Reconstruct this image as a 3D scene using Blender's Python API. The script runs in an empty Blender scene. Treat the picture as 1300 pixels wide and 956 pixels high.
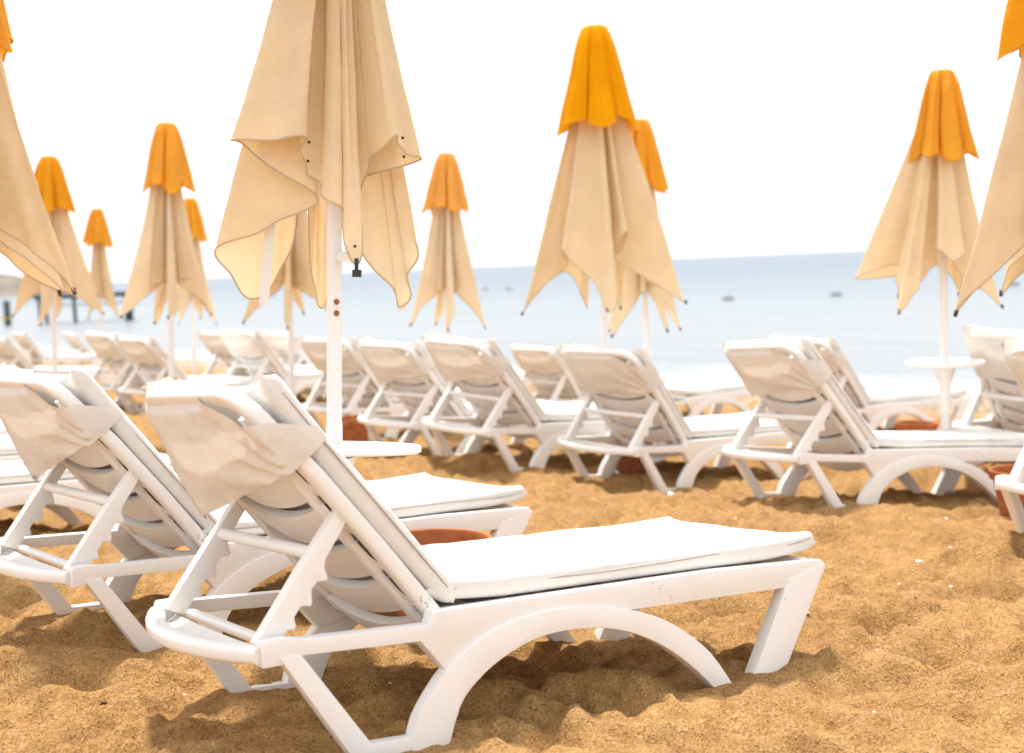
import bpy, bmesh, math, random
import numpy as np
from mathutils import Vector, Matrix, noise

random.seed(7)
sc = bpy.context.scene
COL = sc.collection
R = math.radians

# ------------------------------------------------------------------ helpers
def link(name, verts, faces, mat, parent=None, smooth=True):
    me = bpy.data.meshes.new(name)
    me.from_pydata([tuple(v) for v in verts], [], faces)
    if mat: me.materials.append(mat)
    if smooth:
        me.polygons.foreach_set('use_smooth', [True]*len(me.polygons))
    o = bpy.data.objects.new(name, me)
    COL.objects.link(o)
    o.parent = parent
    return o

class MB:
    """collects shapes into one mesh"""
    def __init__(s): s.v = []; s.f = []
    def add(s, v, f):
        n = len(s.v); s.v += [tuple(p) for p in v]; s.f += [tuple(i+n for i in q) for q in f]
    def prism(s, poly, y0, y1, bev=.004, seg=2):
        """polygon in x-z extruded along y with rounded edges"""
        bm = bmesh.new()
        vs = [bm.verts.new((p[0], y0, p[1])) for p in poly]
        f = bm.faces.new(vs)
        r = bmesh.ops.extrude_face_region(bm, geom=[f])
        bmesh.ops.translate(bm, vec=(0, y1-y0, 0), verts=[e for e in r['geom'] if isinstance(e, bmesh.types.BMVert)])
        bmesh.ops.recalc_face_normals(bm, faces=bm.faces)
        if bev:
            ed = [e for e in bm.edges if abs(e.verts[0].co.y-e.verts[1].co.y) < 1e-6]
            bmesh.ops.bevel(bm, geom=ed, offset=bev, segments=seg, profile=.6, affect='EDGES', clamp_overlap=True)
        bm.verts.index_update()
        s.add([v.co for v in bm.verts], [[v.index for v in f.verts] for f in bm.faces]); bm.free()
    def tube(s, pts, r, n=10, r2=None, flat=None, caps=True, up=Vector((0,0,1))):
        """sweep an ellipse (r, r2) or rounded rectangle along points"""
        pts = [Vector(p) for p in pts]; base = len(s.v); m = len(pts); prev = None
        for i, p in enumerate(pts):
            t = (pts[min(i+1, m-1)]-pts[max(i-1, 0)]).normalized()
            if prev is None:
                a = t.cross(up)
                if a.length < 1e-3: a = t.cross(Vector((1,0,0)))
                a.normalize()
            else:
                a = (prev - t*prev.dot(t)).normalized()
            prev = a; b = t.cross(a)
            rr = r[i] if isinstance(r, (list, tuple)) else r
            q = rr if r2 is None else r2
            for k in range(n):
                g = 2*math.pi*(k+.5)/n; c, d = math.cos(g), math.sin(g)
                if flat:
                    e = 2/flat
                    c = math.copysign(abs(c)**e, c); d = math.copysign(abs(d)**e, d)
                s.v.append(tuple(p+a*(rr*c)+b*(q*d)))
        for i in range(m-1):
            for k in range(n):
                k2 = (k+1) % n
                s.f.append((base+i*n+k, base+i*n+k2, base+(i+1)*n+k2, base+(i+1)*n+k))
        if caps:
            s.f.append(tuple(base+k for k in range(n))[::-1]); s.f.append(tuple(base+(m-1)*n+k for k in range(n)))
    def lathe(s, prof, n=28, c=(0,0,0), close=False):
        base = len(s.v); m = len(prof)
        for r, z in prof:
            for k in range(n):
                g = 2*math.pi*k/n; s.v.append((c[0]+r*math.cos(g), c[1]+r*math.sin(g), c[2]+z))
        for i in range(m-1):
            for k in range(n):
                k2 = (k+1) % n
                s.f.append((base+i*n+k, base+i*n+k2, base+(i+1)*n+k2, base+(i+1)*n+k))
        s.f.append(tuple(base+(m-1)*n+k for k in range(n)))
        s.f.append(tuple(base+k for k in range(n))[::-1])
    def grid(s, rows, closed=False):
        base = len(s.v); n = len(rows[0])
        for r in rows: s.v += [tuple(p) for p in r]
        for i in range(len(rows)-1):
            for k in range(n if closed else n-1):
                k2 = (k+1) % n
                s.f.append((base+i*n+k, base+i*n+k2, base+(i+1)*n+k2, base+(i+1)*n+k))
    def build(s, name, mat, parent=None, smooth=True, angle=None):
        o = link(name, s.v, s.f, mat, parent, smooth)
        if angle:
            o.data.set_sharp_from_angle(angle=R(angle))
        return o

def crom(pts, n, closed=False):
    pts = [Vector(p) for p in pts]; m = len(pts); out = []
    rng = range(m) if closed else range(m-1)
    for i in rng:
        g = (lambda k: pts[k % m]) if closed else (lambda k: pts[min(max(k, 0), m-1)])
        a, b, c, d = g(i-1), g(i), g(i+1), g(i+2)
        for j in range(n):
            t = j/n
            out.append(.5*((2*b)+(c-a)*t+(2*a-5*b+4*c-d)*t*t+(3*b-a-3*c+d)*t**3))
    if not closed: out.append(pts[-1])
    return out

def thing(name, label, cat, loc=(0,0,0), rot=(0,0,0), group=None):
    o = bpy.data.objects.new(name, None); COL.objects.link(o)
    o.empty_display_size = .1
    o.location = loc; o.rotation_euler = rot
    o['label'] = label; o['category'] = cat
    if group: o['group'] = group
    return o
def tag(o, label, cat, group=None, kind=None):
    if label: o['label'] = label
    if cat: o['category'] = cat
    if group: o['group'] = group
    if kind: o['kind'] = kind
    return o
def copy_tree(o, parent=None):
    c = o.copy(); COL.objects.link(c); c.parent = parent
    for ch in [x for x in COL.objects if x.parent is o]: copy_tree(ch, c)
    return c

# ------------------------------------------------------------------ materials
def mat(name, base, rough=.5, spec=.5):
    m = bpy.data.materials.new(name); m.use_nodes = True
    nt = m.node_tree; b = nt.nodes['Principled BSDF']
    b.inputs['Base Color'].default_value = (*base, 1); b.inputs['Roughness'].default_value = rough
    b.inputs['Specular IOR Level'].default_value = spec
    return m, nt, b
def nd(nt, t, **kw):
    n = nt.nodes.new(t)
    for k, v in kw.items():
        if k in n.inputs: n.inputs[k].default_value = v
        else: setattr(n, k, v)
    return n
def ramp(nt, src, stops):
    r = nt.nodes.new('ShaderNodeValToRGB'); e = r.color_ramp.elements
    while len(e) < len(stops): e.new(.5)
    for i, (p, c) in enumerate(stops):
        e[i].position = p; e[i].color = (*c, 1)
    nt.links.new(src, r.inputs['Fac']); return r.outputs['Color']
def bump(nt, b, src, strength, dist, prev=None):
    n = nd(nt, 'ShaderNodeBump'); n.inputs['Strength'].default_value = strength; n.inputs['Distance'].default_value = dist
    nt.links.new(src, n.inputs['Height'])
    if prev: nt.links.new(prev, n.inputs['Normal'])
    if b: nt.links.new(n.outputs['Normal'], b.inputs['Normal'])
    return n.outputs['Normal']

# white resin
M_PLASTIC, nt, b = mat('white_resin', (.80,.775,.745), .38, .4)
tc = nd(nt, 'ShaderNodeTexCoord')
n1 = nd(nt, 'ShaderNodeTexNoise', Scale=9., Detail=6., Roughness=.7); nt.links.new(tc.outputs['Object'], n1.inputs['Vector'])
nt.links.new(ramp(nt, n1.outputs['Fac'], [(.22,(.78,.745,.705)), (.42,(.845,.825,.80)), (1,(.86,.845,.825))]), b.inputs['Base Color'])
n2 = nd(nt, 'ShaderNodeTexNoise', Scale=160., Detail=3.); nt.links.new(tc.outputs['Object'], n2.inputs['Vector'])
bump(nt, b, n2.outputs['Fac'], .12, .002)
cl = b.inputs['Base Color'].links[0].from_socket
n5 = nd(nt, 'ShaderNodeTexNoise', Scale=75., Detail=4., Roughness=.7); nt.links.new(tc.outputs['Object'], n5.inputs['Vector'])
n6 = nd(nt, 'ShaderNodeTexNoise', Scale=4., Detail=2.); nt.links.new(tc.outputs['Object'], n6.inputs['Vector'])
mm = nd(nt, 'ShaderNodeMath', operation='MULTIPLY'); nt.links.new(n5.outputs['Fac'], mm.inputs[0]); nt.links.new(n6.outputs['Fac'], mm.inputs[1])
sp = nd(nt, 'ShaderNodeMapRange'); sp.inputs['From Min'].default_value = .40; sp.inputs['From Max'].default_value = .46; nt.links.new(mm.outputs[0], sp.inputs['Value'])
mp = nd(nt, 'ShaderNodeMix', data_type='RGBA'); nt.links.new(sp.outputs['Result'], mp.inputs[0]); nt.links.new(cl, mp.inputs['A']); mp.inputs['B'].default_value = (.42,.32,.21,1)
nt.links.new(mp.outputs['Result'], b.inputs['Base Color'])
# off-white mattress cloth
def cloth(name, c, scale=900., spec=.2, tr=0., trc=None):
    m, nt, b = mat(name, c, .85, spec)
    tc = nd(nt, 'ShaderNodeTexCoord')
    n1 = nd(nt, 'ShaderNodeTexNoise', Scale=5., Detail=5., Roughness=.65); nt.links.new(tc.outputs['Object'], n1.inputs['Vector'])
    d = tuple(x*.88 for x in c)
    colr = ramp(nt, n1.outputs['Fac'], [(.3, d), (.62, c)])
    if tr > .2:
        oi = nd(nt, 'ShaderNodeObjectInfo'); fr = nd(nt, 'ShaderNodeMapRange'); fr.inputs['To Min'].default_value = .90; fr.inputs['To Max'].default_value = 1.07
        nt.links.new(oi.outputs['Random'], fr.inputs['Value'])
        hs = nd(nt, 'ShaderNodeHueSaturation'); nt.links.new(colr, hs.inputs['Color']); nt.links.new(fr.outputs['Result'], hs.inputs['Saturation'])
        colr = hs.outputs['Color']
    nt.links.new(colr, b.inputs['Base Color'])
    w = nd(nt, 'ShaderNodeTexNoise', Scale=scale, Detail=1.); nt.links.new(tc.outputs['Object'], w.inputs['Vector'])
    n3 = nd(nt, 'ShaderNodeTexNoise', Scale=18., Detail=3.); nt.links.new(tc.outputs['Object'], n3.inputs['Vector'])
    nm = bump(nt, None, n3.outputs['Fac'], .35, .02)
    bump(nt, b, w.outputs['Fac'], .15, .001, nm)
    if tr:
        t = nd(nt, 'ShaderNodeBsdfTranslucent'); t.inputs['Color'].default_value = (*(trc or c), 1)
        mx = nd(nt, 'ShaderNodeMixShader'); mx.inputs[0].default_value = tr
        out = nt.nodes['Material Output']
        nt.links.new(b.outputs[0], mx.inputs[1]); nt.links.new(t.outputs[0], mx.inputs[2]); nt.links.new(mx.outputs[0], out.inputs[0])
    return m
M_CUSH = cloth('mattress_cloth', (.80,.785,.755))
M_COVER = cloth('head_cover_cloth', (.85,.805,.745), tr=.16)
M_CANOPY = cloth('canopy_cloth', (.87,.725,.50), 700., .1, .24, (.90,.70,.42))
M_CAP = cloth('orange_cloth', (.88,.42,.028), 700., .1, .30, (.92,.43,.02))
M_HEM, _, _ = mat('soiled_hem', (.56,.43,.29), .9, .1)
M_ZIP, _, _ = mat('zip_tape', (.42,.37,.31), .7, .3)
M_RIB, _, _ = mat('rib_lacquer', (.78,.77,.75), .4)
M_POLE, nt, b = mat('pole_lacquer', (.80,.78,.76), .35)
M_GREY, _, _ = mat('grey_plastic', (.35,.33,.31), .5)
M_DARK, _, _ = mat('black_plastic', (.03,.028,.026), .5)
M_RUST, _, _ = mat('rust', (.32,.11,.03), .9)
M_STONE, _, _ = mat('white_pebble', (.72,.68,.62), .7)
M_TWIG, _, _ = mat('dry_twig', (.06,.04,.025), .9)
# terracotta
M_POT, nt, b = mat('terracotta', (.40,.13,.05), .8, .2)
tc = nd(nt, 'ShaderNodeTexCoord'); n1 = nd(nt, 'ShaderNodeTexNoise', Scale=14., Detail=6.); nt.links.new(tc.outputs['Object'], n1.inputs['Vector'])
nt.links.new(ramp(nt, n1.outputs['Fac'], [(.3,(.33,.10,.035)), (.7,(.47,.17,.07))]), b.inputs['Base Color'])
# sand
M_SAND, nt, b = mat('beach_sand', (.4,.26,.12), .95, .15)
tc = nd(nt, 'ShaderNodeTexCoord')
def N(scale, det=4., rough=.6):
    n = nd(nt, 'ShaderNodeTexNoise', Scale=scale, Detail=det, Roughness=rough); nt.links.new(tc.outputs['Object'], n.inputs['Vector']); return n.outputs['Fac']
big = N(1.7, 5.); mid = N(14., 5., .7); fine = N(190., 3., .8)
vo = nd(nt, 'ShaderNodeTexVoronoi', Scale=185.); nt.links.new(tc.outputs['Object'], vo.inputs['Vector'])
c1 = ramp(nt, mid, [(.28,(.305,.172,.066)), (.72,(.475,.292,.124))])
c2 = ramp(nt, vo.outputs['Color'], [(.0,(.36,.32,.28)), (.30,(.87,.84,.80)), (.72,(1.08,1.06,1.02)), (.93,(1.40,1.36,1.26)), (1,(1.8,1.75,1.6))])
mx = nd(nt, 'ShaderNodeMix', data_type='RGBA', blend_type='MULTIPLY'); mx.inputs[0].default_value = 1
nt.links.new(c1, mx.inputs['A']); nt.links.new(c2, mx.inputs['B'])
c3 = ramp(nt, big, [(.3,(.90,.88,.86)), (.7,(1.06,1.05,1.04))])
mx2 = nd(nt, 'ShaderNodeMix', data_type='RGBA', blend_type='MULTIPLY'); mx2.inputs[0].default_value = 1
nt.links.new(mx.outputs['Result'], mx2.inputs['A']); nt.links.new(c3, mx2.inputs['B'])
# paler shingle near the waterline (distance down the beach)
dp = nd(nt, 'ShaderNodeVectorMath', operation='DOT_PRODUCT'); dp.inputs[1].default_value = (.68,.652,0)
nt.links.new(tc.outputs['Object'], dp.inputs[0])
mr = nd(nt, 'ShaderNodeMapRange'); mr.inputs['From Min'].default_value = 11.5; mr.inputs['From Max'].default_value = 15
nt.links.new(dp.outputs['Value'], mr.inputs['Value'])
vs = nd(nt, 'ShaderNodeTexVoronoi', Scale=9.); nt.links.new(tc.outputs['Object'], vs.inputs['Vector'])
c4 = ramp(nt, vs.outputs['Color'], [(.1,(.20,.15,.10)), (.5,(.38,.29,.20)), (.9,(.60,.52,.43))])
mx3 = nd(nt, 'ShaderNodeMix', data_type='RGBA'); nt.links.new(mr.outputs['Result'], mx3.inputs[0])
nt.links.new(mx2.outputs['Result'], mx3.inputs['A']); nt.links.new(c4, mx3.inputs['B'])
nt.links.new(mx3.outputs['Result'], b.inputs['Base Color'])
n40 = N(42., 3., .6); nm = bump(nt, None, mid, .8, .025); nm = bump(nt, None, n40, .45, .008, nm); nm = bump(nt, None, fine, .6, .005, nm); bump(nt, b, vo.outputs['Distance'], .5, .004, nm)
# sea
SEA_Z = -.93
M_SEA, nt, b = mat('sea_water', (.30,.43,.52), .30, .16)
tc = nd(nt, 'ShaderNodeTexCoord')
dp = nd(nt, 'ShaderNodeVectorMath', operation='DOT_PRODUCT'); dp.inputs[1].default_value = (.68,.652,0); nt.links.new(tc.outputs['Object'], dp.inputs[0])
rotm = nd(nt, 'ShaderNodeMapping'); rotm.inputs['Rotation'].default_value = (0,0,R(-38.5)); nt.links.new(tc.outputs['Object'], rotm.inputs['Vector'])
strm = nd(nt, 'ShaderNodeMapping'); strm.inputs['Scale'].default_value = (.55,.10,1); nt.links.new(rotm.outputs[0], strm.inputs['Vector'])
fn = nd(nt, 'ShaderNodeTexNoise', Scale=1.4, Detail=6., Roughness=.6); nt.links.new(strm.outputs[0], fn.inputs['Vector'])
ma = nd(nt, 'ShaderNodeMath', operation='MULTIPLY_ADD'); ma.inputs[1].default_value = 9.; nt.links.new(fn.outputs['Fac'], ma.inputs[0]); nt.links.new(dp.outputs['Value'], ma.inputs[2])
mr = nd(nt, 'ShaderNodeMapRange', interpolation_type='SMOOTHSTEP'); mr.inputs['From Min'].default_value = 21.2; mr.inputs['From Max'].default_value = 24.2
mr.inputs['To Min'].default_value = 1.; mr.inputs['To Max'].default_value = 0.
nt.links.new(ma.outputs[0], mr.inputs['Value'])
mr2 = nd(nt, 'ShaderNodeMapRange', interpolation_type='SMOOTHSTEP'); mr2.inputs['From Min'].default_value = 23; mr2.inputs['From Max'].default_value = 170
nt.links.new(dp.outputs['Value'], mr2.inputs['Value'])
deep = ramp(nt, mr2.outputs['Result'], [(0,(.245,.275,.296)), (.20,(.180,.222,.262)), (1,(.130,.174,.226))])
mxs = nd(nt, 'ShaderNodeMix', data_type='RGBA'); nt.links.new(mr.outputs['Result'], mxs.inputs[0]); nt.links.new(deep, mxs.inputs['A']); mxs.inputs['B'].default_value = (.62,.63,.63,1)
nt.links.new(mxs.outputs['Result'], b.inputs['Base Color'])
rr = nd(nt, 'ShaderNodeMapRange'); rr.inputs['To Min'].default_value = .30; rr.inputs['To Max'].default_value = .9; nt.links.new(mr.outputs['Result'], rr.inputs['Value']); nt.links.new(rr.outputs['Result'], b.inputs['Roughness'])
w1m = nd(nt, 'ShaderNodeMapping'); w1m.inputs['Scale'].default_value = (1.,.35,1); nt.links.new(rotm.outputs[0], w1m.inputs['Vector'])
w1 = nd(nt, 'ShaderNodeTexNoise', Scale=.55, Detail=7., Roughness=.62); nt.links.new(w1m.outputs[0], w1.inputs['Vector'])
w2 = nd(nt, 'ShaderNodeTexNoise', Scale=.05, Detail=4.); nt.links.new(w1m.outputs[0], w2.inputs['Vector'])
nm = bump(nt, None, w1.outputs['Fac'], 1., .8); bump(nt, b, w2.outputs['Fac'], .5, 3., nm)
# pier and headland
M_PIER, nt, b = mat('pier_steel', (.035,.05,.055), .7)
M_PIERL, _, _ = mat('pier_rail', (.35,.38,.40), .6)
M_YEL, _, _ = mat('yellow_pipe', (.75,.50,.06), .5)
M_HEAD, nt, b = mat('headland_scrub', (.16,.14,.11), .95)
tc = nd(nt, 'ShaderNodeTexCoord'); n1 = nd(nt, 'ShaderNodeTexNoise', Scale=.12, Detail=8.); nt.links.new(tc.outputs['Object'], n1.inputs['Vector'])
nt.links.new(ramp(nt, n1.outputs['Fac'], [(.35,(.09,.09,.06)), (.65,(.24,.20,.16))]), b.inputs['Base Color'])
M_BUOY, _, _ = mat('buoy_float', (.30,.29,.29), .6)

# ------------------------------------------------------------------ ground heights
def g0(x, y):
    s = .68*x+.652*y
    z = .24-.055*np.minimum(s, 6)-.075*np.maximum(s-6, 0)-.09+.09
    z = z+.0*s
    return np.maximum(z, -3.)
# poses of the loungers: x, y, yaw, z, pitch, roll
POSE = {
'A':(-0.8002,3.1117,0.5964,0.1432,-0.0317,-0.0705),
'B':(-1.6179,4.1048,0.6885,0.1252,-0.0221,-0.0205),
'C':(1.3600,6.9367,0.3915,-0.0752,-0.0507,-0.0608),
'D':(0.5165,8.0860,0.6659,-0.1573,-0.0262,0.0102),
'E':(-0.4202,8.6035,0.6737,-0.0550,-0.0429,0.0341),
'F':(-0.9734,9.4768,0.6962,-0.1097,-0.0495,0.0044),
'G':(-1.6611,11.0762,0.7738,-0.1643,-0.0274,0.0019),
'H':(-3.2716,14.9664,0.7916,-0.2420,-0.0105,-0.0022),
'I':(-3.96,16.76,0.72,-0.29,-0.015,0.0),
'J':(-3.3253,17.7197,0.7048,-0.3985,-0.0315,0.0135),
'K':(-4.8919,14.7934,0.7422,-0.1897,-0.0511,0.0202),
'L':(-4.2578,14.1441,0.7431,-0.2002,-0.0492,0.0054),
'M':(-11.2105,31.8734,0.6947,-0.8238,-0.0588,0.0202),
'N':(-11.7373,29.9706,0.6999,-0.7120,-0.0333,0.0049),
'O':(-8.2187,20.0009,0.7608,-0.3522,-0.0533,0.0310),
'P':(0.2100,14.8175,0.7938,-0.5588,-0.0363,0.0263),
'Q':(3.0636,7.8189,0.7156,-0.1486,-0.0142,0.0726),
'R':(2.2732,5.0660,0.6056,0.0042,-0.0527,0.0136),
'U':(2.4660,10.8424,0.5870,-0.3266,-0.0062,-0.0075),
'W':(-3.4065,6.1102,0.7087,0.0135,-0.0236,-0.0296),
'X':(-4.22,7.15,.70,.02,-.02,0.0),
'Y':(-5.05,8.25,.70,.0,-.02,.01),
'T2':(1.1670,12.4609,0.6566,-0.3810,0.0211,0.0001),
}
def pose_matrix(p):
    x, y, yaw, z, tp, tr = p
    return Matrix.Translation((x, y, z)) @ Matrix.Rotation(yaw, 4, 'Z') @ Matrix.Rotation(tr, 4, 'X') @ Matrix.Rotation(-tp, 4, 'Y')
FEET = []
for k, p in POSE.items():
    m = pose_matrix(p)
    for lx, lz in ((.22,.012), (.43,.008), (1.42,-.018), (1.58,-.080)):
        for ly in (-.37, .37):
            v = m @ Vector((lx, ly, lz)); FEET.append((v.x, v.y, v.z+.012))
FEET = np.array(FEET)
FRES = FEET[:,2]-g0(FEET[:,0], FEET[:,1])
def vnoise(x, y, seed):
    xi = np.floor(x).astype(np.int64); yi = np.floor(y).astype(np.int64)
    fx = x-xi; fy = y-yi; fx = fx*fx*fx*(fx*(fx*6-15)+10); fy = fy*fy*fy*(fy*(fy*6-15)+10)
    def h(a, b):
        n = (a*374761393+b*668265263+seed*982451653) & 0xffffffff
        n = ((n ^ (n >> 13))*1274126177) & 0xffffffff
        return ((n ^ (n >> 16)) & 0xffff)/65535.*2-1
    return (h(xi,yi)*(1-fx)+h(xi+1,yi)*fx)*(1-fy)+(h(xi,yi+1)*(1-fx)+h(xi+1,yi+1)*fx)*fy
PRINTS = [(1.31,4.42,.07,.06), (1.43,4.40,.07,.06), (1.20,4.236,.12,.065), (1.26,3.80,.09,.05), (.95,3.55,.14,.025), (1.75,4.75,.14,.025), (.55,5.3,.13,.03), (.85,5.6,.14,.03), (1.9,5.3,.12,.03), (-.9,3.35,.12,.03),
          (-1.25,3.6,.12,.028), (.2,3.35,.14,.03), (-.2,3.25,.12,.025), (1.0,6.1,.15,.03), (1.5,5.9,.14,.03), (.3,6.4,.14,.03), (-.3,6.9,.15,.03), (.35,4.95,.13,.03), (.75,4.6,.1,.03)]
random.seed(21)
for i in range(260):
    PRINTS.append((random.uniform(-3.5,5.5), random.uniform(3.0,11), random.uniform(.05,.13), random.uniform(.012,.034)))
def ground_z(x, y, detail=True):
    x = np.asarray(x, float); y = np.asarray(y, float)
    z = g0(x, y)
    num = np.zeros_like(z); den = np.full_like(z, .02)
    for (fx, fy, fz), r in zip(FEET, FRES):
        w = np.exp(-((x-fx)**2+(y-fy)**2)/(2*.17**2)); num += w*r; den += w
    z = z+num/den
    if detail:
        a = 1-np.clip(((.68*x+.652*y)-15)/3, 0, 1)
        u = x+.10*vnoise(x*2.3, y*2.3, 5); v = y+.10*vnoise(x*2.3+9, y*2.3, 6)
        d = .022*vnoise(u*2.1, v*2.6, 1)+.018*vnoise(u*4.2+3, v*5.4, 2)+.024*vnoise(u*8.5, v*10.5, 3)
        d += .021*vnoise(u*15, v*18, 12)+.0095*vnoise(u*27, v*31, 4)+.0026*vnoise(u*52, v*55, 8)
        d += -.022*np.abs(vnoise(u*3.4+7, v*4.8, 9))-.014*np.abs(vnoise(u*7.4+2, v*9.0, 10))+.014
        dm = np.min(np.stack([(x-f[0])**2+(y-f[1])**2 for f in FEET[:72]]), axis=0)
        d = d*(.45+.55*np.clip(np.sqrt(dm)/.25, 0, 1))
        for px, py, r, h in PRINTS:
            q = ((x-px)/r)**2+((y-py)/(r*.8))**2
            d += -h*np.exp(-q*1.3)+h*.45*np.exp(-(np.sqrt(q)-1.45)**2*5)
        z = z+a*d*1.15
    return z
def gz(x, y): return float(ground_z(np.array([x]), np.array([y]), False)[0])

def spread(lo, hi, step, far, grow):
    a = list(np.arange(lo, hi, step)); s = step; v = a[-1]
    while v < far: s *= grow; v += s; a.append(v)
    return a
xr = spread(0, 3.4, .019, 160, 1.055); xs = np.array([-v for v in xr[:0:-1]]+xr)
ys = [2.3]
while ys[-1] < 150: ys.append(ys[-1]+.0145*(ys[-1]/2.6)**1.35)
yb = []; s = .05; v = 2.3
while v > -25: s *= 1.25; v -= s; yb.append(v)
ys = np.array(yb[::-1]+ys)
X, Y = np.meshgrid(xs, ys)
Z = ground_z(X.ravel(), Y.ravel())
V = np.stack([X.ravel(), Y.ravel(), Z], 1).astype(np.float32)
nx, ny = len(xs), len(ys)
I = np.arange(nx*ny).reshape(ny, nx)
F = np.stack([I[:-1,:-1], I[:-1,1:], I[1:,1:], I[1:,:-1]], -1).reshape(-1, 4)
me = bpy.data.meshes.new('sand_beach')
me.vertices.add(len(V)); me.vertices.foreach_set('co', V.ravel())
me.loops.add(F.size); me.loops.foreach_set('vertex_index', F.ravel().astype(np.int32))
me.polygons.add(len(F)); me.polygons.foreach_set('loop_start', np.arange(0, F.size, 4, dtype=np.int32)); me.polygons.foreach_set('use_smooth', np.ones(len(F), bool))
me.update(); me.validate(); me.materials.append(M_SAND)
o = bpy.data.objects.new('sand_beach', me); COL.objects.link(o); tag(o, 'golden trodden beach sand sloping down to the sea', None, kind='structure')

# sea
o = link('sea', [(-30000,-200,SEA_Z), (30000,-200,SEA_Z), (30000,40000,SEA_Z), (-30000,40000,SEA_Z)], [(0,1,2,3)], M_SEA); tag(o, 'pale blue sea with white surf along the beach', None, kind='structure')
# headland far left
mb = MB(); rows = []
for i in range(25):
    r = []
    for j in range(17):
        a = i/24; c = j/16
        h = math.sin(math.pi*a)**.6*math.sin(math.pi*c)**.7
        x = -172+a*62; y = 285+c*40
        r.append((x, y, -1.4+h*(8.2+2.6*noise.noise(Vector((x*.09, y*.09, 3))))))
    rows.append(r)
mb.grid(rows); tag(mb.build('headland', M_HEAD), 'dark low headland at the left end of the sea', None, kind='structure')

# ------------------------------------------------------------------ sun lounger
BU = Vector((-.6256, 0, .7801)); BN = Vector((-.7801, 0, -.6256)); BB = Vector((.477, 0, .307))   # up the back, rearward normal, pivot
def back_frame(angle=None, more=0.):
    if angle is None and not more: return BB.copy(), BU.copy(), BN.copy()
    if angle is None: angle = math.atan2(BU.z, -BU.x)+more
    return BB.copy(), Vector((-math.cos(angle), 0, math.sin(angle))), Vector((-math.sin(angle), 0, -math.cos(angle)))

def cushion_rows(length, half, thick, seed, lift=.022, n_len=46):
    """closed rounded-rectangle section swept along a; returns rows of (a, y, n) with n = outward"""
    prof = []
    q = 9
    hw, ht = half, thick/2; r = ht*.72
    for cx, cy, a0 in ((hw-r, ht-r, 0), (-(hw-r), ht-r, 90), (-(hw-r), -(ht-r), 180), (hw-r, -(ht-r), 270)):
        arc = [(cx+r*math.cos(R(a0+90*k/q)), cy+r*math.sin(R(a0+90*k/q))) for k in range(q+1)]
        prof += arc
        if a0 == 0: prof += [(hw-r-(2*(hw-r))*k/26, ht) for k in range(1, 26)]
        if a0 == 180: prof += [(-(hw-r)+(2*(hw-r))*k/12, -ht) for k in range(1, 12)]
    rows = []
    for i in range(n_len+1):
        t = i/n_len
        a = length*t
        e = min(t, 1-t)*length
        k = min(1, e/.035); sh = math.sqrt(max(0, 1-(1-k)**2))
        kk = min(1, e/.012)
        row = []
        for y, n in prof:
            yy = y*(1-.05*(1-sh)); nn = n*max(.0, sh)
            cor = (abs(y)/half)**5*max(0, 1-e/.22)**1.5
            puff = .012*(1-(y/half)**4)*min(1, e/.15) if n > 0 else 0
            w = noise.noise(Vector((a*5+seed, y*6, seed*1.7)))*.004+noise.noise(Vector((a*17+seed, y*15, 4)))*.0018
            aa = a+ (cor*.03 if t > .5 else -cor*.03)-(.015*(1-(y/half)**2)*(1-k) if t > .5 else 0)
            row.append((aa, yy*(1+.008*math.sin(a*7+seed)), nn+(puff*sh)+cor*lift*min(1, sh*3)+(w*min(1, sh*2) if n > -ht*.9 else 0)))
        rows.append(row)
    return rows
def cushion_mesh(rows, mapf):
    mb = MB(); mb.grid([[mapf(*p) for p in r] for r in rows], closed=True)
    return mb

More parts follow.
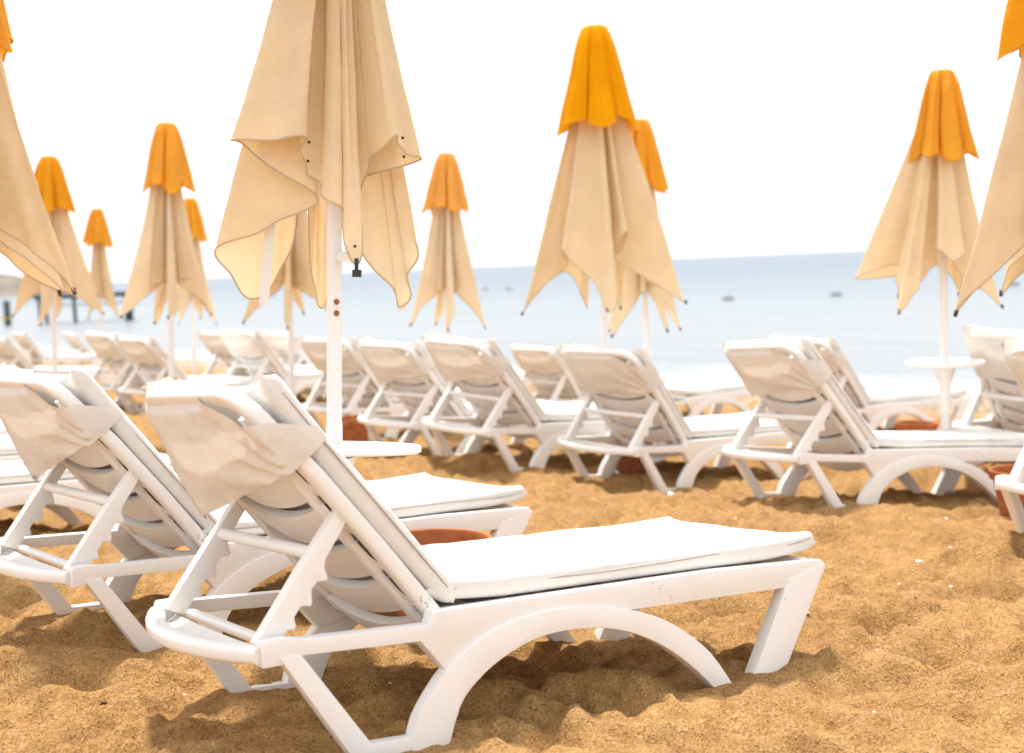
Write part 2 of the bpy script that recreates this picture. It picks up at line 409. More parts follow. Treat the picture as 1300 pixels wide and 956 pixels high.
def cover_mesh(variant, fr):
    B, U, Nn = fr
    rnd = random.Random(40+variant)
    far_b, near_b, sag = [(.42,.545,.10), (.395,.55,.11), (.45,.50,.03), (.44,.475,.035), (.43,.52,.05)][variant]
    cs = [(-.352,-.085), (-.356,-.055), (-.357,-.02), (-.352,.012), (-.335,.028), (-.25,.034), (-.12,.038), (0,.040), (.12,.040), (.25,.036), (.33,.030), (.353,.012), (.357,-.03), (.352,-.085)]
    path = crom([(y, n, 0) for y, n in cs], 7)
    rows = []; NV = 44
    L = len(path)-1
    for j in range(NV+1):
        v = j/NV
        row = []
        for i, p in enumerate(path):
            u = i/L; y, n = p.x, p.y
            # lower and upper edge
            lo = near_b+(far_b-near_b)*min(1, max(0, (y+.30)/.62))
            if n < -.02: lo += .0
            top = .792
            ed = min(1, max(0, (-.14-y)/.19)); top -= .088*ed+ (.12*max(0, min(1, (.03-n)/.115)) if y < -.3 else 0)
            if y > .3: top -= .03*max(0, -n/.09)
            a = lo+(top-lo)*v
            rear = min(1, max(0, (n+.0)/.03))
            low = 1-v
            w = max(0, (y+.30)/.66)
            dn = rear*(sag*low**1.2*(.25+.75*min(1, w))+.02*math.sin(math.pi*v)*math.sin(math.pi*min(1, w)))
            wr = noise.noise(Vector((y*5+variant*3, a*6-y*4, variant)))*.010+noise.noise(Vector((y*3+a*13+variant, a*3+y*9, 7)))*.007
            wr += noise.noise(Vector((y*11+variant, a*24-y*9, 3)))*.0035+(1-abs(noise.noise(Vector((y*7+a*5, a*9-y*6, variant+5)))))**6*.006
            wr *= .45
            # tension creases fanning from the near lower corner
            ph = math.atan2(a-near_b+.02, y+.40)
            wr += .0075*math.sin(ph*17+variant*2)*math.exp(-((y+.3)**2)*7)*rear
            dn += wr*rear*(.35+.65*low)
            yy = y + (.012*noise.noise(Vector((a*7, variant, y)))*low if abs(y) > .3 else 0)
            if y > .3 : yy -= .05*low*sag/.1
            nn = n+dn+.018*ed*v*rear
            # roll over the head bar
            k = max(0, (v-.86)/.14)
            if ed <= 0.02 and n > 0: nn = nn*(1-k)-.028*k*k
            row.append(B+U*a+Nn*nn+Vector((0, yy, 0)))
        rows.append(row)
    mb = MB(); mb.grid(rows); return mb

def resample(poly, n=3): return poly

def make_lounger(angle=None, variant=2):
    B, U, Nn = back_frame(angle, {3:R(1.6), 4:R(-2.2)}.get(variant, 0.))
    root = thing('sun_lounger', 'x', 'sun lounger')
    P = M_PLASTIC
    def pt(a, y, n): return B+U*a+Nn*n+Vector((0, y, 0))
    arch_out = crom([(.352,0,-.03), (.366,0,.045), (.396,0,.105), (.476,0,.190), (.573,0,.246), (.67,0,.274), (.78,0,.284), (.90,0,.277), (1.03,0,.252), (1.15,0,.212), (1.25,0,.156), (1.35,0,.074), (1.435,0,-.04)], 3)
    arch_in = crom([(1.365,0,-.04), (1.30,0,.026), (1.22,0,.092), (1.14,0,.143), (1.05,0,.184), (.95,0,.211), (.84,0,.222), (.736,0,.216), (.634,0,.184), (.56,0,.143), (.503,0,.088), (.455,0,-.03)], 3)
    arch = [(p.x, p.z) for p in arch_out]+[(p.x, p.z) for p in arch_in]
    rail = [(-.006,.274), (.044,.274), (.052,.290), (.405,.266), (.470,.186), (.55,.20), (.70,.236), (1.0,.244), (1.15,.236), (1.68,.212), (1.775,.212), (1.846,.232), (1.853,.262), (1.835,.277), (1.40,.304), (.47,.333), (.446,.333), (.434,.304), (.09,.326), (.052,.334), (.0,.334), (-.006,.325)]
    rear = [(.032,.29), (.086,.29), (.254,.046), (.40,.036), (.40,-.008), (.222,-.010), (.205,.018)]
    front = [(1.688,.238), (1.846,.264), (1.838,.236), (1.612,-.095), (1.480,-.095), (1.522,-.02)]
    for s in (-1, 1):
        def yy(a, b): return (s*a, s*b)
        m = MB(); m.prism(rail, *yy(.340,.386)); m.build('side_rail', P, root, angle=35)
        m = MB(); m.prism(rear, *yy(.349,.391)); m.build('rear_leg', P, root, angle=35)
        m = MB(); m.prism(arch, *yy(.352,.396), bev=.005); m.build('arch_leg', P, root, angle=35)
        m = MB(); m.prism(front, *yy(.347,.390), bev=.006); m.build('front_leg', P, root, angle=35)
    # rear crossbar: curved outer tube, tray, straight inner bar
    m = MB()
    arc = [(-.006-.082*(1-(y/.35)**2), y, .300) for y in np.linspace(-.362, .362, 25)]
    m.tube(arc, .026, 14, r2=.021, flat=3.2)
    rows = [[(0-.078*(1-(y/.35)**2)+k*(.040+.068*(1-(y/.35)**2))/4, y, .296-.012*math.sin(math.pi*k/4)) for k in range(5)] for y in np.linspace(-.342, .342, 25)]
    m.grid(rows)
    m.tube([(.062, -.345, .302), (.062, .345, .302)], .013, 10, flat=3)
    m.build('rear_crossbar', P, root, angle=40)
    # stretcher tying the seat rails and the foot end
    m = MB(); m.tube([(1.80,-.345,.262), (1.80,.345,.262)], .022, 12, flat=3); m.build('front_crossbar', P, root, angle=40)
    # seat slats
    m = MB()
    for k in range(10):
        x = .545+k*.125
        z = .322-.0345*(x-.47)
        rows = [[(x-.052, y, z), (x+.052, y, z-.0035), (x+.052, y, z-.016), (x-.052, y, z-.013)] for y in np.linspace(-.338, .338, 5)]
        m.grid(rows, closed=True)
    m.build('seat_slats', P, root, smooth=False)
    # back frame: two members joined by a rounded head bar
    m = MB()
    rad = .095; a1 = .768; hw = .326
    pts = [pt(-.02, -hw, -.006), pt(.25, -hw, -.010), pt(.50, -hw, -.008), pt(a1-rad, -hw, .004)]
    for k in range(1, 8):
        g = math.pi/2*k/8; pts.append(pt(a1-rad+rad*math.sin(g), -hw+rad*(1-math.cos(g)), .004+.006*k/8))
    pts += [pt(a1, y, .011) for y in np.linspace(-hw+rad, hw-rad, 6)]
    for k in range(7, 0, -1):
        g = math.pi/2*k/8; pts.append(pt(a1-rad+rad*math.sin(g), hw-rad*(1-math.cos(g)), .004+.006*k/8))
    pts += [pt(a1-rad, hw, .004), pt(.50, hw, -.008), pt(.25, hw, -.010), pt(-.02, hw, -.006)]
    m.tube(pts, .023, 14, r2=.021, flat=3.6, up=-Nn)
    m.build('backrest_frame', P, root, angle=40)
    # curved slats and the two inner webs they sit on
    m = MB()
    for k in range(6):
        a0 = -.085+k*.131; w = .108 if k else .098
        rows = []
        for j in range(17):
            y = -.302+.604*j/16; bow = 1-(y/.302)**2
            r0 = []
            for q in range(5):
                aa = a0+w*q/4-.045*bow
                cup = .006*math.sin(math.pi*q/4)
                r0.append(pt(aa, y, .002+.030*bow+cup+.013*(q/4)**1.5))
            for q in range(4, -1, -1):
                aa = a0+w*q/4-.045*bow
                r0.append(pt(aa, y, -.012+.030*bow))
            rows.append(r0)
        m.grid(rows, closed=True)
    for s in (-1, 1):
        m.tube([pt(-.06, s*.262, .012), pt(.2, s*.262, .016), pt(.48, s*.262, .016), pt(.70, s*.262, .012)], .022, 10, r2=.012, flat=3.5, up=-Nn)
    m.build('slatted_panel', P, root, angle=40)
    # pivot pins
    for s in (-1, 1):
        m = MB(); m.tube([(B.x, s*.300, B.z), (B.x, s*.352, B.z)], .016, 12); m.build('pivot_pin', P, root, angle=40)
    # adjustable prop
    if angle is None:
        m = MB()
        p0 = Vector((.030,0,.322)); p1 = Vector((.246,0,.600)); d = (p1-p0).normalized(); pr = Vector((d.z,0,-d.x)); Lp = (p1-p0).length
        outl = [(-.02,-.023), (Lp*.5,-.023), (Lp,-.019), (Lp+.010,0), (Lp,.018), (Lp*.66,.021), (Lp*.61,.030), (Lp*.57,.050), (Lp*.545,.052), (Lp*.52,.040), (Lp*.50,.032), (Lp*.44,.030), (Lp*.40,.040), (Lp*.365,.050), (Lp*.34,.050), (Lp*.32,.034), (Lp*.30,.028),
                (Lp*.22,.028), (Lp*.18,.044), (Lp*.15,.044), (Lp*.13,.030), (-.01,.028)]
        poly = [((p0+d*t+pr*q).x, (p0+d*t+pr*q).z) for t, q in outl]
        for s in (-1, 1): m.prism(poly, s*.290, s*.330, bev=.005)
        c = p0+d*(Lp*.66)
        m.tube([(c.x, -.300, c.z), (c.x, .300, c.z)], .017, 14)
        m.build('support_prop', P, root, angle=35)
    # seat mattress
    rs = cushion_rows(1.375, .345, .060, variant*3.1)
    sx = lambda x: .333-.0365*(x-.47)+.034
    seat = cushion_mesh(rs, lambda a, y, n: (.478+a, y, sx(.478+a)+n)).build('mattress', M_CUSH, root)
    for s in (-1, 1):
        m = MB(); m.tube([(x, s*(.3462+.0028*math.sin(x*7)), sx(x)+.007+.004*math.sin(x*5+variant)+.022*max(0, (x-1.72)/.13)**2) for x in np.linspace(.50, 1.835, 30)], .0022, 6)
        m.build('zipper', M_ZIP, seat)
    rb = cushion_rows(.722, .345, .062, variant*3.1+1.3, lift=.008)
    bc = cushion_mesh(rb, lambda a, y, n: pt(a+.012, y, -.064-n)).build('back_mattress', M_CUSH, root)
    for s in (-1, 1):
        m = MB(); m.tube([pt(a, s*(.3462+.0028*math.sin(a*7)), -.074) for a in np.linspace(.035, .70, 20)], .0022, 6)
        m.build('zipper', M_ZIP, bc)
    # slip-on head cover of the back mattress
    cover_mesh(variant, (B, U, Nn)).build('head_cover', M_COVER, root)
    return root

GL = 'white sun loungers set out on the beach'
LAB = {
'A':'large white lounger nearest the camera, its whole arched side and raised back in view',
'B':'white lounger in the foreground left of the nearest one, sagging pale cover on its back',
'C':'white lounger on bare sand at right beside a terracotta pot, side arch fully visible',
'D':'white lounger with a terracotta pot underneath, below the large orange topped parasol',
'E':'white lounger at the middle whose V shaped near legs stand on open sand',
'F':'white lounger just right of the white parasol pole, its legs hidden behind the round table',
'G':'white lounger whose raised back is crossed by the nearest parasol pole',
'H':'white lounger whose back rises just behind the nearest lounger, left of the pole',
'I':'white lounger back peeping out behind another back, left of the nearest parasol pole',
'J':'far white lounger seen between two nearer backs just left of the nearest pole',
'K':'white lounger with raised back left of a similar one below the thin far parasol',
'L':'white lounger with raised back below the two overlapping parasols at left',
'M':'small distant lounger back standing alone in front of the pier posts',
'N':'small distant lounger back at far left beyond the cut off one',
'O':'white lounger cut off by the left picture edge behind the foreground pair',
'P':'white lounger whose back shows in the gap between two nearer raised backs at the middle',
'Q':'white lounger at the right edge facing the sea beside the pole with a small table',
'R':'nearest lounger at right, cut off by the picture edge, one leg in the sand',
'U':'white lounger mostly hidden behind the lone back at right, seat near the pole',
'W':'white lounger at left beyond the foreground pair, only its seat and legs showing',
'X':'white lounger at left with only its foot end in view, above the left foreground back',
'Y':'white lounger of which only a sliver of seat shows at the left picture edge',
'T2':'flat reclined white lounger near the shingle between two raised backs at right',
}
protos = {}
def lounger(key, variant):
    flat = key == 'T2'
    pk = ('flat' if flat else 'up', variant)
    if pk not in protos:
        o = protos[pk] = make_lounger(R(11) if flat else None, variant)
    else:
        o = copy_tree(protos[pk])
    o.matrix_world = pose_matrix(POSE[key])
    o['label'] = LAB[key]; o['group'] = GL
    return o
VAR = {'A':0,'B':1,'C':2,'D':3,'E':4,'T2':2}
for i, k in enumerate(POSE): lounger(k, VAR.get(k, 2+i % 3))

# ------------------------------------------------------------------ parasols
CORNER_FRONT = -math.pi/2; MID_FRONT = -math.pi/2+math.pi/4
def sheet(hem, apex, r0, top_z, rows_n, p=1.05, wr=1., seed=0, t0=0., pleat=.0, dome=0.):
    """fabric hung from a small ring at the top to a folded hem curve (points relative to pole, absolute z)"""
    rows = []
    n = len(hem)
    for j in range(rows_n+1):
        t = t0+(1-t0)*j/rows_n; row = []
        for i, h in enumerate(hem):
            rr = math.hypot(h.x, h.y) or 1e-4
            k = (r0/rr)*(1-t)**1.0 if rr > r0 else (1-t)
            q = t**p
            x = h.x*(k+q*(1-k) if rr > r0 else q+(1-q)*(r0/rr)); y = h.y*(k+q*(1-k) if rr > r0 else q+(1-q)*(r0/rr))
            z = top_z+(h.z-top_z)*t
            if dome: z = top_z+(h.z-top_z)*t**1.3
            if pleat:
                ph = i*.40+6.0*noise.noise(Vector((i*.035, seed*.7, t*.8)))
                f = 1+(pleat*math.sin(ph)*(.35+.65*noise.noise(Vector((i*.05, seed, 9)))+.4)*min(1, t*3)*(.4+.6*t))/max(rr*max(t, .25), .05)
                x *= f; y *= f
            w = wr*t*(1-.45*t)
            a = noise.noise(Vector((h.x*9+seed, h.y*9, z*1.4)))*.022+noise.noise(Vector((h.x*22+seed, h.y*22, z*4.5)))*.008
            b = noise.noise(Vector((h.x*9+seed+31, h.y*9, z*1.4)))*.022+noise.noise(Vector((h.x*22+seed+31, h.y*22, z*4.5)))*.008
            c = noise.noise(Vector((i*.09+seed, z*7, 2)))*.006
            row.append((x+(a+c)*w, y+(b+c)*w, z))
        rows.append(row)
    return rows

def star_hem(rot, rnd, top, drops, rads, valley, opening, per=9, curl=.25):
    """eight folded arms: even = long corner ribs, odd = short middle ribs"""
    pts = []; tips = []
    for k in range(8):
        az = rot+k*math.pi/4+rnd.uniform(-.10,.10)
        long = k % 2 == 0
        Rr = rads[0 if long else 1]*rnd.uniform(.86,1.16); D = drops[0 if long else 1]*rnd.uniform(.97,1.03)
        dv = valley[1]*rnd.uniform(.96,1.04); rv = valley[0]*rnd.uniform(.75,1.25)
        cu = rnd.uniform(-curl, curl); op = opening*rnd.uniform(.7,1.3)
        av = az-math.pi/8+rnd.uniform(-.08,.08)
        P = lambda r, a, d: pts.append(Vector((r*math.cos(a), r*math.sin(a), top-d)))
        P(rv, av, dv)
        def mixd(f): return dv+(D-dv)*f
        rm = rv+(Rr-rv)*.55
        P(rm, az-op+cu*.35, mixd(.50)); P(Rr, az-op*.12+cu, D)
        tips.append((Rr, az+cu, D, long))
        P(rm*1.02, az+op+cu*.35, mixd(.52))
    return crom(pts, per, closed=True), tips

def make_parasol(loc, ground, label, seed, rot, lean=(0,0), scale=1., H=2.57, bespoke=None, table=None, shape=None, hardware=False, capscale=1., hemr=.0030, group='closed cream parasols with orange tops'):
    """loc = x, y of the pole at ground; lean = tilt in radians about y (to the right) and x"""
    rnd = random.Random(seed)
    root = thing('beach_parasol', label, 'parasol', (loc[0], loc[1], ground), (lean[1], lean[0], 0), group)
    top = H
    sh = dict(drops=(1.53,1.22), rads=(.42,.17), valley=(.060,1.22), opening=.14); sh.update(shape or {})
    # pole
    m = MB(); m.lathe([(.026,-.30), (.026,.75), (.024,.76), (.024,H-.03)], 20); m.build('pole', M_POLE, root, angle=40)
    if bespoke:
        hem = crom([Vector((x, y, z-ground)) for x, y, z, k in bespoke], 8, closed=True)
        tips = [(Vector((x, y, z-ground)), k == 'C') for x, y, z, k in bespoke if k in ('M','C')]
    else:
        hem, t_ = star_hem(rot, rnd, top-.04, **sh)
        tips = [(Vector((r*.99*math.cos(a), r*.99*math.sin(a), top-.04-d)), l) for r, a, d, l in t_]
    rows = sheet(hem, None, .045, top-.05, 44, wr=.8 if bespoke else 1.1, seed=seed, p=1.0 if bespoke else 1.08, pleat=.015 if bespoke else .019)
    m = MB(); m.grid(rows, closed=True)
    can = m.build('canopy', M_CANOPY, root)
    # hem seam
    m = MB(); last = [Vector(p) for p in rows[-1]]
    m.tube(last+[last[0]], hemr, 6, caps=False); m.build('hem', M_HEM, can)
    # ribs tucked inside the folds; dark end caps at the long corners
    for tp, long in tips:
        f = .62
        a = Vector((.03*tp.x, .03*tp.y, top-.10)); b = a+(tp-a)*f; kk = .15 if bespoke else .30; b.x *= kk; b.y *= kk
        m = MB(); m.tube([a, b], .007, 8, r2=.005, flat=4, up=Vector((tp.x, tp.y, 0)).normalized()); rb = m.build('rib', M_RIB, root, angle=40)
        if long and not hardware:
            d = (tp-a).normalized(); m = MB(); m.tube([tp-d*.012, tp+d*.016], [.010,.008], 8); m.build('corner_cap', M_DARK, can, angle=40)
    if hardware:
        for (p0, p1) in (((-.206,.055,1.40),(-.237,.085,1.118)), ((.195,.09,1.20),(.203,.10,1.105))):
            m = MB(); m.tube([p0, p1], .0155, 8, r2=.004, flat=5, up=Vector((0,1,0))); m.build('rib_end', M_RIB, root, angle=40)
    # orange top cap
    rc = random.Random(seed+99)
    q = capscale
    ch, _ = star_hem(rot+(CORNER_FRONT if bespoke else 0), rc, top+.0, (.55*q,.505*q), (.225*q,.205*q), (.150*q,.475*q), .30, per=8, curl=.16)
    rows = sheet(ch, None, .056*q, top+.012, 30, wr=1.2, seed=seed+5, p=.74, pleat=.011, dome=1)
    m = MB(); m.grid(rows, closed=True); cap = m.build('top_cap', M_CAP, root)
    m = MB(); last = [Vector(p) for p in rows[-1]]; m.tube(last+[last[0]], .0035, 6, caps=False); m.build('cap_hem', M_CAP, cap)
    m = MB(); m.lathe([(.052*q,-.006), (.057*q,.010), (.046*q,.022), (.02,.027)], 24); m.build('finial', M_GREY, root, angle=40)
    if table:
        zt, rt, tilt = table
        m = MB(); m.lathe([(.03,-.055), (.05,-.036), (rt*.96,-.024), (rt,-.019), (rt,-.004), (rt*.985,0), (.026,.002)], 40)
        tb = m.build('tabletop', M_PLASTIC, root, angle=35); tb.location = (0,0,zt); tb.rotation_euler = (tilt,0,0)
        m = MB(); m.lathe([(.034,-.30), (.036,-.12), (.062,-.02), (.064,-.002)], 24, (0,0,zt-.036)); m.build('table_sleeve', M_PLASTIC, root, angle=40)
    if hardware:
        m = MB(); m.tube([(.02,-.02,1.275), (.062,-.045,1.275)], .017, 12); m.tube([(.055,-.045,1.275), (.075,-.05,1.275)], .026, 14)
        m.build('crank_knob', M_RIB, root, angle=40)
        m = MB(); m.prism([(.080,1.214), (.106,1.214), (.106,1.236), (.080,1.236)], -.205, -.175, bev=.004); m.prism([(.086,1.23), (.098,1.23), (.098,1.27), (.086,1.27)], -.196, -.190, bev=.001); m.build('pulley_block', M_DARK, root, smooth=False)
        m = MB()
        for z in (1.135, 1.10): m.tube([(.010,-.0215,z), (.011,-.0275,z)], .009, 10)
        m.build('rust_spot', M_RUST, root)
        for x, y, z in ((-.052,-.165,1.74), (-.055,-.165,1.685), (.226,-.178,1.755), (.23,-.178,1.70), (.088,-.197,1.435)):
            m = MB(); m.tube([(x, y, z-.13), (x, y-.006, z-.13)], .0045, 10); m.build('rivet', M_DARK, can)
    return root

U1_HEM = [(-0.037,-0.16,1.741,'M'),(-0.133,-0.15,1.731,''),(-0.248,-0.09,1.735,'f'),(-0.254,-0.05,1.726,''),(-0.126,-0.05,1.641,''),(-0.038,-0.06,1.576,'f'),(-0.07,0.0,1.53,''),(-0.211,0.02,1.471,''),(-0.348,0.03,1.412,'f'),(-0.339,0.07,1.327,''),(-0.278,0.11,1.25,'C'),(-0.219,0.15,1.299,''),(-0.167,0.19,1.393,''),(-0.13,0.18,1.541,''),(-0.11,0.22,1.627,'M'),(-0.083,0.17,1.496,''),(-0.085,0.15,1.304,''),(-0.063,0.22,1.221,'C'),(0.001,0.17,1.364,''),(0.035,0.2,1.577,'M'),(.10,.18,1.50,''),(.17,.16,1.46,''),(.25,.10,1.52,''),(.266,.04,1.43,'f'),(.243,.05,1.335,''),(.213,.06,1.231,'C'),(.166,.05,1.30,''),(.112,.02,1.386,''),(.085,0,1.51,''),(.098,-.015,1.60,''),(.119,-.025,1.628,''),(0.218,-0.06,1.66,''),(0.303,-0.08,1.687,'f'),(0.264,-0.11,1.699,''),(0.232,-0.13,1.718,''),(0.244,-0.17,1.747,'M'),(0.212,-0.16,1.735,''),(0.187,-0.12,1.706,''),(0.124,-0.07,1.659,'f'),(0.113,-0.11,1.518,''),(0.114,-0.17,1.389,''),(0.099,-0.2,1.368,'C'),(0.067,-0.17,1.42,''),(0.062,-0.15,1.526,''),(-0.003,-0.13,1.569,'f'),(-0.013,-0.06,1.615,''),(-0.051,-0.08,1.645,'f'),(-0.049,-0.12,1.701,'')]
# the nearest parasol leans a little to the right
gA = gz(-.60, 3.95)
LEAN1 = .055
hem1 = []
for x, y, z, k in U1_HEM:            # undo the lean about the foot so that the leaning parasol hangs where it hangs
    dx = x+(-.548)-(-.607); dz = z-gA
    hem1.append((dx-dz*LEAN1, y, z, k))
make_parasol((-.607,3.95), gA, 'nearest closed parasol, top out of frame, table on its pole behind the front lounger', 11, 0, (LEAN1,0), H=2.72, bespoke=hem1, table=(.684,.275,R(-5.5)), hardware=True)

def par(px, py, label, seed, rot, lean=0., H=2.57, **kw):
    s0 = .78*px+.62*py; s1 = .68*px+.652*py
    H += (.055*min(s1, 6)+.075*max(s1-6, 0))-(.055*min(s0, 6)+.075*max(s0-6, 0))
    return make_parasol((px, py), gz(px, py), label, seed, rot, (lean, 0), H=H, **kw)
def hang(pts, x0, y0, zs, y_mm, z_ref, gnd):
    """outline measured in the photograph's own units -> metres about the pole"""
    return [((x-x0)/y_mm, dy, z_ref+(zs-z)/y_mm, k) for x, z, dy, k in pts]
LARGE = [(310,850,0,'C'),(375,775,.03,''),(438,722,.04,''),(425,700,-.06,''),(415,683,-.16,'M'),(448,722,-.17,''),(500,772,-.20,''),(528,845,-.34,'C'),(552,835,-.33,''),(553,770,-.20,''),(554,712,-.10,''),(574,655,-.22,'M'),(592,646,-.18,''),(575,690,-.07,''),(560,716,.0,''),(640,768,-.02,''),(748,838,.0,'C'),(690,800,.09,''),(620,750,.12,''),(600,700,.22,'M'),(590,760,.14,''),(585,850,.34,'C'),(552,770,.16,''),(500,740,.12,''),(470,690,.24,'M'),(466,770,.16,''),(492,850,.2,''),(470,800,.11,''),(420,745,.07,'')]
gl = gz(.66, 8.75)
make_parasol((.66,8.75), gl, 'large closed parasol with bright orange top right of centre, wide wing tips', 23, 0, (0,0), H=3.065,
             bespoke=hang(LARGE, 530, 0, 850, 386, 1.0, gl), capscale=1.28)
TABLED = [(88,797,0,'M'),(150,775,-.04,''),(205,765,-.03,''),(190,820,-.12,''),(176,893,-.24,'C'),(214,850,-.22,''),(246,828,-.19,''),(252,800,-.13,''),(300,765,-.10,''),(288,722,-.22,''),(326,757,-.27,'M'),(362,738,-.23,''),(352,766,-.10,''),(372,786,-.09,''),(420,840,-.12,''),(490,893,-.10,'C'),(455,850,-.02,''),(432,832,.02,''),(455,800,.05,'M'),(420,800,.10,''),(430,860,.28,'C'),(380,800,.14,''),(340,760,.25,'M'),(310,800,.14,''),(250,860,.28,'C'),(240,800,.12,''),(160,800,.06,'')]
gt = gz(2.721, 7.90)
make_parasol((2.721,7.90), gt, 'closed parasol at right with a small round table on its pole', 34, 0, (0,0), H=2.63,
             bespoke=hang(TABLED, 340, 0, 893, 461, .955, gt), table=(.845,.24,0.))
par(-2.80, 10.27, 'closed parasol at left with a smaller orange topped one peeping out behind it', 45, CORNER_FRONT+.5, .045, shape=dict(rads=(.35,.17)))
par(-6.10, 18.75, 'small thin closed parasol at left, standing alone before the pier', 56, MID_FRONT+.2, .04, shape=dict(rads=(.27,.15)))
par(-4.55, 12.50, 'closed parasol at far left, half hidden behind the cut off foreground canopy', 67, CORNER_FRONT+.2, .045)
par(-4.20, 16.61, 'closed parasol almost hidden behind another one at left, sliver of orange top', 78, CORNER_FRONT-.3, .04)
par(-.64, 11.89, 'slim closed parasol standing in the gap right of the nearest canopy', 89, CORNER_FRONT+.35, .045, shape=dict(rads=(.36,.16)))
par(1.052, 9.72, 'closed parasol peeping out behind the right shoulder of the large orange topped one', 90, MID_FRONT-.2, 0., shape=dict(rads=(.33,.16)))
par(-1.95, 11.00, 'closed parasol hidden behind the nearest canopy, only its hem and pole showing', 101, CORNER_FRONT, .045)
par(2.29, 5.30, 'closed parasol cut off by the right picture edge, broad cream wing', 112, CORNER_FRONT+.1, 0., H=2.62, shape=dict(rads=(.46,.20)))
par(-2.30, 5.40, 'closed parasol cut off by the left picture edge, broad cream wing', 123, CORNER_FRONT-.15, .03, H=2.72, shape=dict(rads=(.57,.26)))

# ------------------------------------------------------------------ terracotta pots
def make_pot(h=.25, r=.165):
    root = thing('terracotta_pot', 'x', 'plant pot')
    m = MB(); m.lathe([(r*.66,0), (r*.70,.006), (r*.90,h*.80), (r*.90,h*.805), (r*1.0,h*.81), (r*1.02,h*.84), (r*1.03,h*.98), (r*1.0,h), (r*.93,h*.995), (r*.90,h*.95), (r*.86,h*.55)], 40)
    m.build('pot_body', M_POT, root, angle=35)
    m = MB(); m.lathe([(r*.873,h*.60), (r*.6,h*.63), (r*.25,h*.655)], 32); m.build('sand_fill', M_SAND, root)
    return root
pot0 = None
for i, (x, y, s, lab) in enumerate([
    (-.30,4.40,1.2,'terracotta pot on the sand between the two nearest loungers'),
    (2.715,6.68,1.02,'terracotta pot at the right end of the lone lounger, by the cut off rear leg'),
    (3.22,10.05,1.0,'terracotta pot just left of the pole with the small table'),
    (.83,8.85,.85,'terracotta pot in the shade beneath the lounger below the large parasol'),
    (-1.33,10.2,1.05,'terracotta pot just right of the nearest white parasol pole'),
    (-7.05,21.2,.55,'tiny distant terracotta pot above the foreground left backrest'),
    (-3.05,18.2,.5,'tiny distant terracotta pot left of the nearest white parasol pole')]):
    if pot0 is None: p = pot0 = make_pot()
    else: p = copy_tree(pot0)
    p.location = (x, y, gz(x, y)-.012); p.scale = (s,)*3
    p.rotation_euler = (random.uniform(-.04,.04), random.uniform(-.04,.04), i*1.3)
    p['label'] = lab; p['group'] = 'terracotta pots on the sand'

# ------------------------------------------------------------------ pebbles, shells, twigs
def pebble(seed):
    bm = bmesh.new(); bmesh.ops.create_icosphere(bm, subdivisions=2, radius=1)
    for v in bm.verts:
        k = 1+.35*noise.noise(v.co*1.1+Vector((seed,0,0)))
        v.co = Vector((v.co.x*k*1.3, v.co.y*k, v.co.z*k*.55))
    me = bpy.data.meshes.new('pebble'); bm.to_mesh(me); bm.free(); me.materials.append(M_STONE)
    me.polygons.foreach_set('use_smooth', [True]*len(me.polygons)); return me
pm = [pebble(i*3.3) for i in range(4)]
random.seed(5)
spots = [(1.221,4.022,.016), (1.683,5.218,.016), (1.001,5.386,.014), (1.06,4.6,.008), (1.5,4.9,.009), (.4,6.05,.016), (-.42,7.4,.028), (1.55,6.1,.012), (.9,7.3,.02), (1.02,7.6,.025)]
for i in range(40): spots.append((random.uniform(-1,2.4), random.uniform(3.3,7.5), random.uniform(.004,.010)))
for i, (x, y, r) in enumerate(spots):
    o = bpy.data.objects.new('pebble', pm[i % 4]); COL.objects.link(o)
    z = float(ground_z(np.array([x]), np.array([y]))[0])
    o.location = (x, y, z+r*.2); o.scale = (r,)*3; o.rotation_euler = (random.uniform(-.3,.3), random.uniform(-.3,.3), random.uniform(0,6.3))
    tag(o, 'small whitish pebble or shell bit lying loose on the sand', 'pebble', 'whitish pebbles and shell bits on the sand')
for i, (x, y, l, a, lab) in enumerate([(-1.40,3.90,.05,.3,'short dark twig on the sand under the left foreground lounger'), (-1.20,3.50,.03,1.2,'dark crumb of driftwood on the sand at lower left'), (1.38,4.35,.03,.5,'dark bit of twig on the sand in front of the nearest lounger foot')]):
    z = float(ground_z(np.array([x]), np.array([y]))[0])
    m = MB(); m.tube([(-l/2,0,.004), (-l*.1,.006,.010), (l*.2,-.003,.007), (l/2,.004,.010)], [.003,.005,.004,.002], 6)
    o = m.build('twig', M_TWIG); o.location = (x, y, z); o.rotation_euler = (0,0,a); tag(o, lab, 'twig')

# ------------------------------------------------------------------ pier and floats
pier = thing('pier', 'dark pier on thin posts standing in the sea at far left', 'pier', (-22.3,75,SEA_Z))
m = MB(); m.prism([(-5.4,1.42), (.25,1.42), (.25,1.68), (-5.4,1.68)], -1.2, 1.2, bev=.02); m.build('deck', M_PIER, pier, smooth=False)
m = MB(); m.tube([(-5.3,-1.1,1.05), (0,-1.1,1.05)], .05, 8); m.build('cross_beam', M_PIERL, pier)
for px, r in ((-.05,.15), (.2,.11), (-3.1,.11), (-4.75,.10), (-5.15,.09), (-7.05,.20), (-10.5,.10), (-14.,.12), (-18,.12)):
    m = MB(); m.tube([(px,-1.0,-2.5), (px,-1.0,1.45)], r, 10); m.build('post', M_PIER, pier)
m = MB(); m.tube([(-22,-1.35,.42), (-6.6,-1.35,.42)], .05, 8); m.build('yellow_pipe', M_YEL, pier)
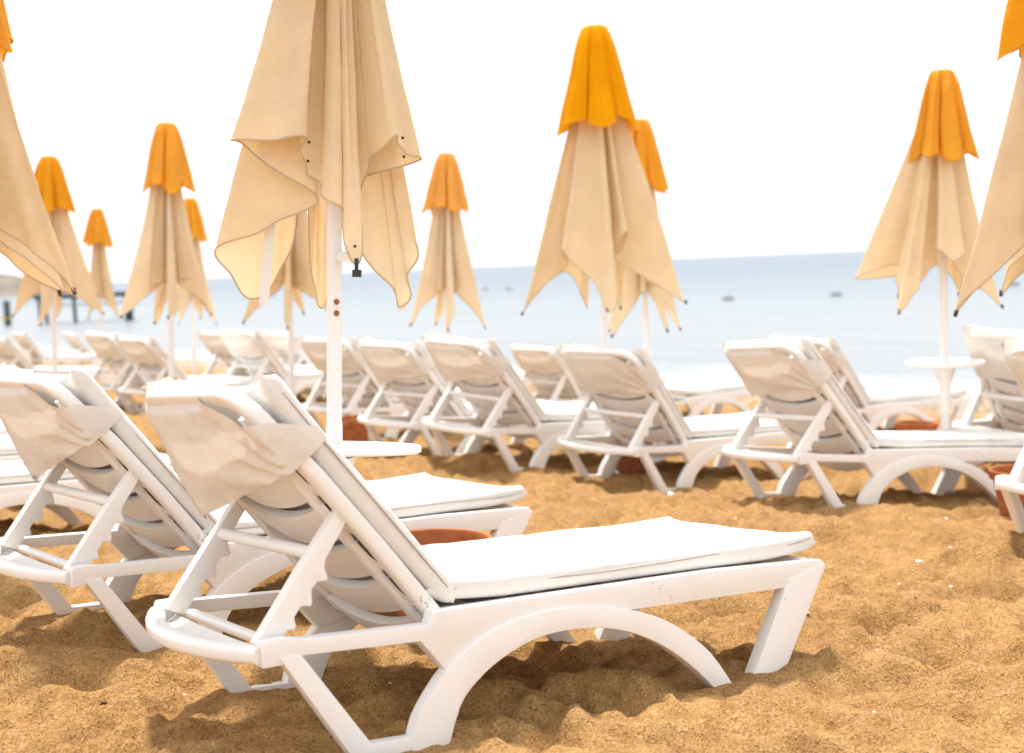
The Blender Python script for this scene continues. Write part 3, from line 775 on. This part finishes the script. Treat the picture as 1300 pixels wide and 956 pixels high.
def buoy(u, d, x, lab, w=.5):
    o = thing('buoy', lab, 'buoy', (x, d, SEA_Z))
    m = MB(); m.tube([(-w*1.6,0,.06), (-w*1.2,0,.12), (w*1.2,0,.12), (w*1.6,0,.06)], [.03,.085,.085,.03], 10); m.build('float', M_BUOY, o)
    m = MB(); m.tube([(0,0,.2), (0,0,.27)], .03, 8); m.build('lifting_eye', M_BUOY, o)
for x, d, w, lab in ((11.2,64.5,.19,'dark float on the sea right of the large parasol'), (16.6,64,.19,'pale dark float on the sea left of the parasol with the table'), (27.2,68,.2,'float on the sea at the right picture edge'),
                     (-2.2,121,.2,'left one of two tiny floats far out beside the large parasol'), (0.0,117,.2,'right one of two tiny floats far out beside the large parasol')):
    buoy(0, d, x, lab, w)

# ------------------------------------------------------------------ camera
F_PX = 1602.3; PITCH = .0879; ROLL = .0426; HC = 1.3363
cam = bpy.data.cameras.new('camera'); co = bpy.data.objects.new('camera', cam); COL.objects.link(co)
cam.sensor_width = 36; cam.lens = F_PX/1300*36; cam.clip_start = .05; cam.clip_end = 60000
fw = Vector((0, math.cos(PITCH), -math.sin(PITCH))); up0 = Vector((0, math.sin(PITCH), math.cos(PITCH))); rt0 = Vector((1,0,0))
c, s = math.cos(ROLL), math.sin(ROLL)
rt = rt0*c-up0*s; up = rt0*s+up0*c
M = Matrix((rt, up, -fw)).transposed().to_4x4(); M.translation = (0,0,HC)
co.matrix_world = M
cam.dof.use_dof = True; cam.dof.focus_distance = 3.75; cam.dof.aperture_fstop = 2.3; cam.dof.aperture_blades = 9
sc.camera = co

# ------------------------------------------------------------------ light
SUN_EL = R(69); SUN_AZ = R(98)        # azimuth measured from +x (right) towards +y (sea)
sd = Vector((math.cos(SUN_EL)*math.cos(SUN_AZ), math.cos(SUN_EL)*math.sin(SUN_AZ), math.sin(SUN_EL)))
sun = bpy.data.lights.new('sun', 'SUN'); so = bpy.data.objects.new('sun', sun); COL.objects.link(so)
sun.energy = 3.8; sun.angle = R(4.5); sun.color = (1,.94,.86)
so.rotation_euler = (-sd).to_track_quat('-Z', 'Y').to_euler(); so.location = (0,0,30)
w = bpy.data.worlds.new('World'); sc.world = w; w.use_nodes = True
nt = w.node_tree; bg = nt.nodes['Background']; out = nt.nodes['World Output']
sky = nd(nt, 'ShaderNodeTexSky'); sky.sky_type = 'NISHITA'; sky.sun_disc = False; sky.sun_elevation = SUN_EL; sky.sun_rotation = math.pi/2-SUN_AZ
sky.dust_density = 3.; sky.air_density = 1.
nt.links.new(sky.outputs[0], bg.inputs['Color']); bg.inputs['Strength'].default_value = .10
# thin bright overcast over the blue
bg2 = nd(nt, 'ShaderNodeBackground'); tc = nd(nt, 'ShaderNodeTexCoord')
n1 = nd(nt, 'ShaderNodeTexNoise', Scale=2.2, Detail=5., Roughness=.55); mp = nd(nt, 'ShaderNodeMapping'); mp.inputs['Scale'].default_value = (1,1,3.5)
nt.links.new(tc.outputs['Generated'], mp.inputs['Vector']); nt.links.new(mp.outputs[0], n1.inputs['Vector'])
nt.links.new(ramp(nt, n1.outputs['Fac'], [(.3,(.86,.93,1.0)), (.6,(1.0,.985,.97))]), bg2.inputs['Color']); bg2.inputs['Strength'].default_value = 1.14
mxw = nd(nt, 'ShaderNodeMixShader'); mxw.inputs[0].default_value = .86
nt.links.new(bg.outputs[0], mxw.inputs[1]); nt.links.new(bg2.outputs[0], mxw.inputs[2]); nt.links.new(mxw.outputs[0], out.inputs['Surface'])
sc.view_settings.view_transform = 'Standard'; sc.view_settings.look = 'None'; sc.view_settings.exposure = 0.48; sc.view_settings.gamma = 1
sc.view_settings.use_curve_mapping = False
sc.cycles.max_bounces = 8; sc.cycles.use_denoising = True
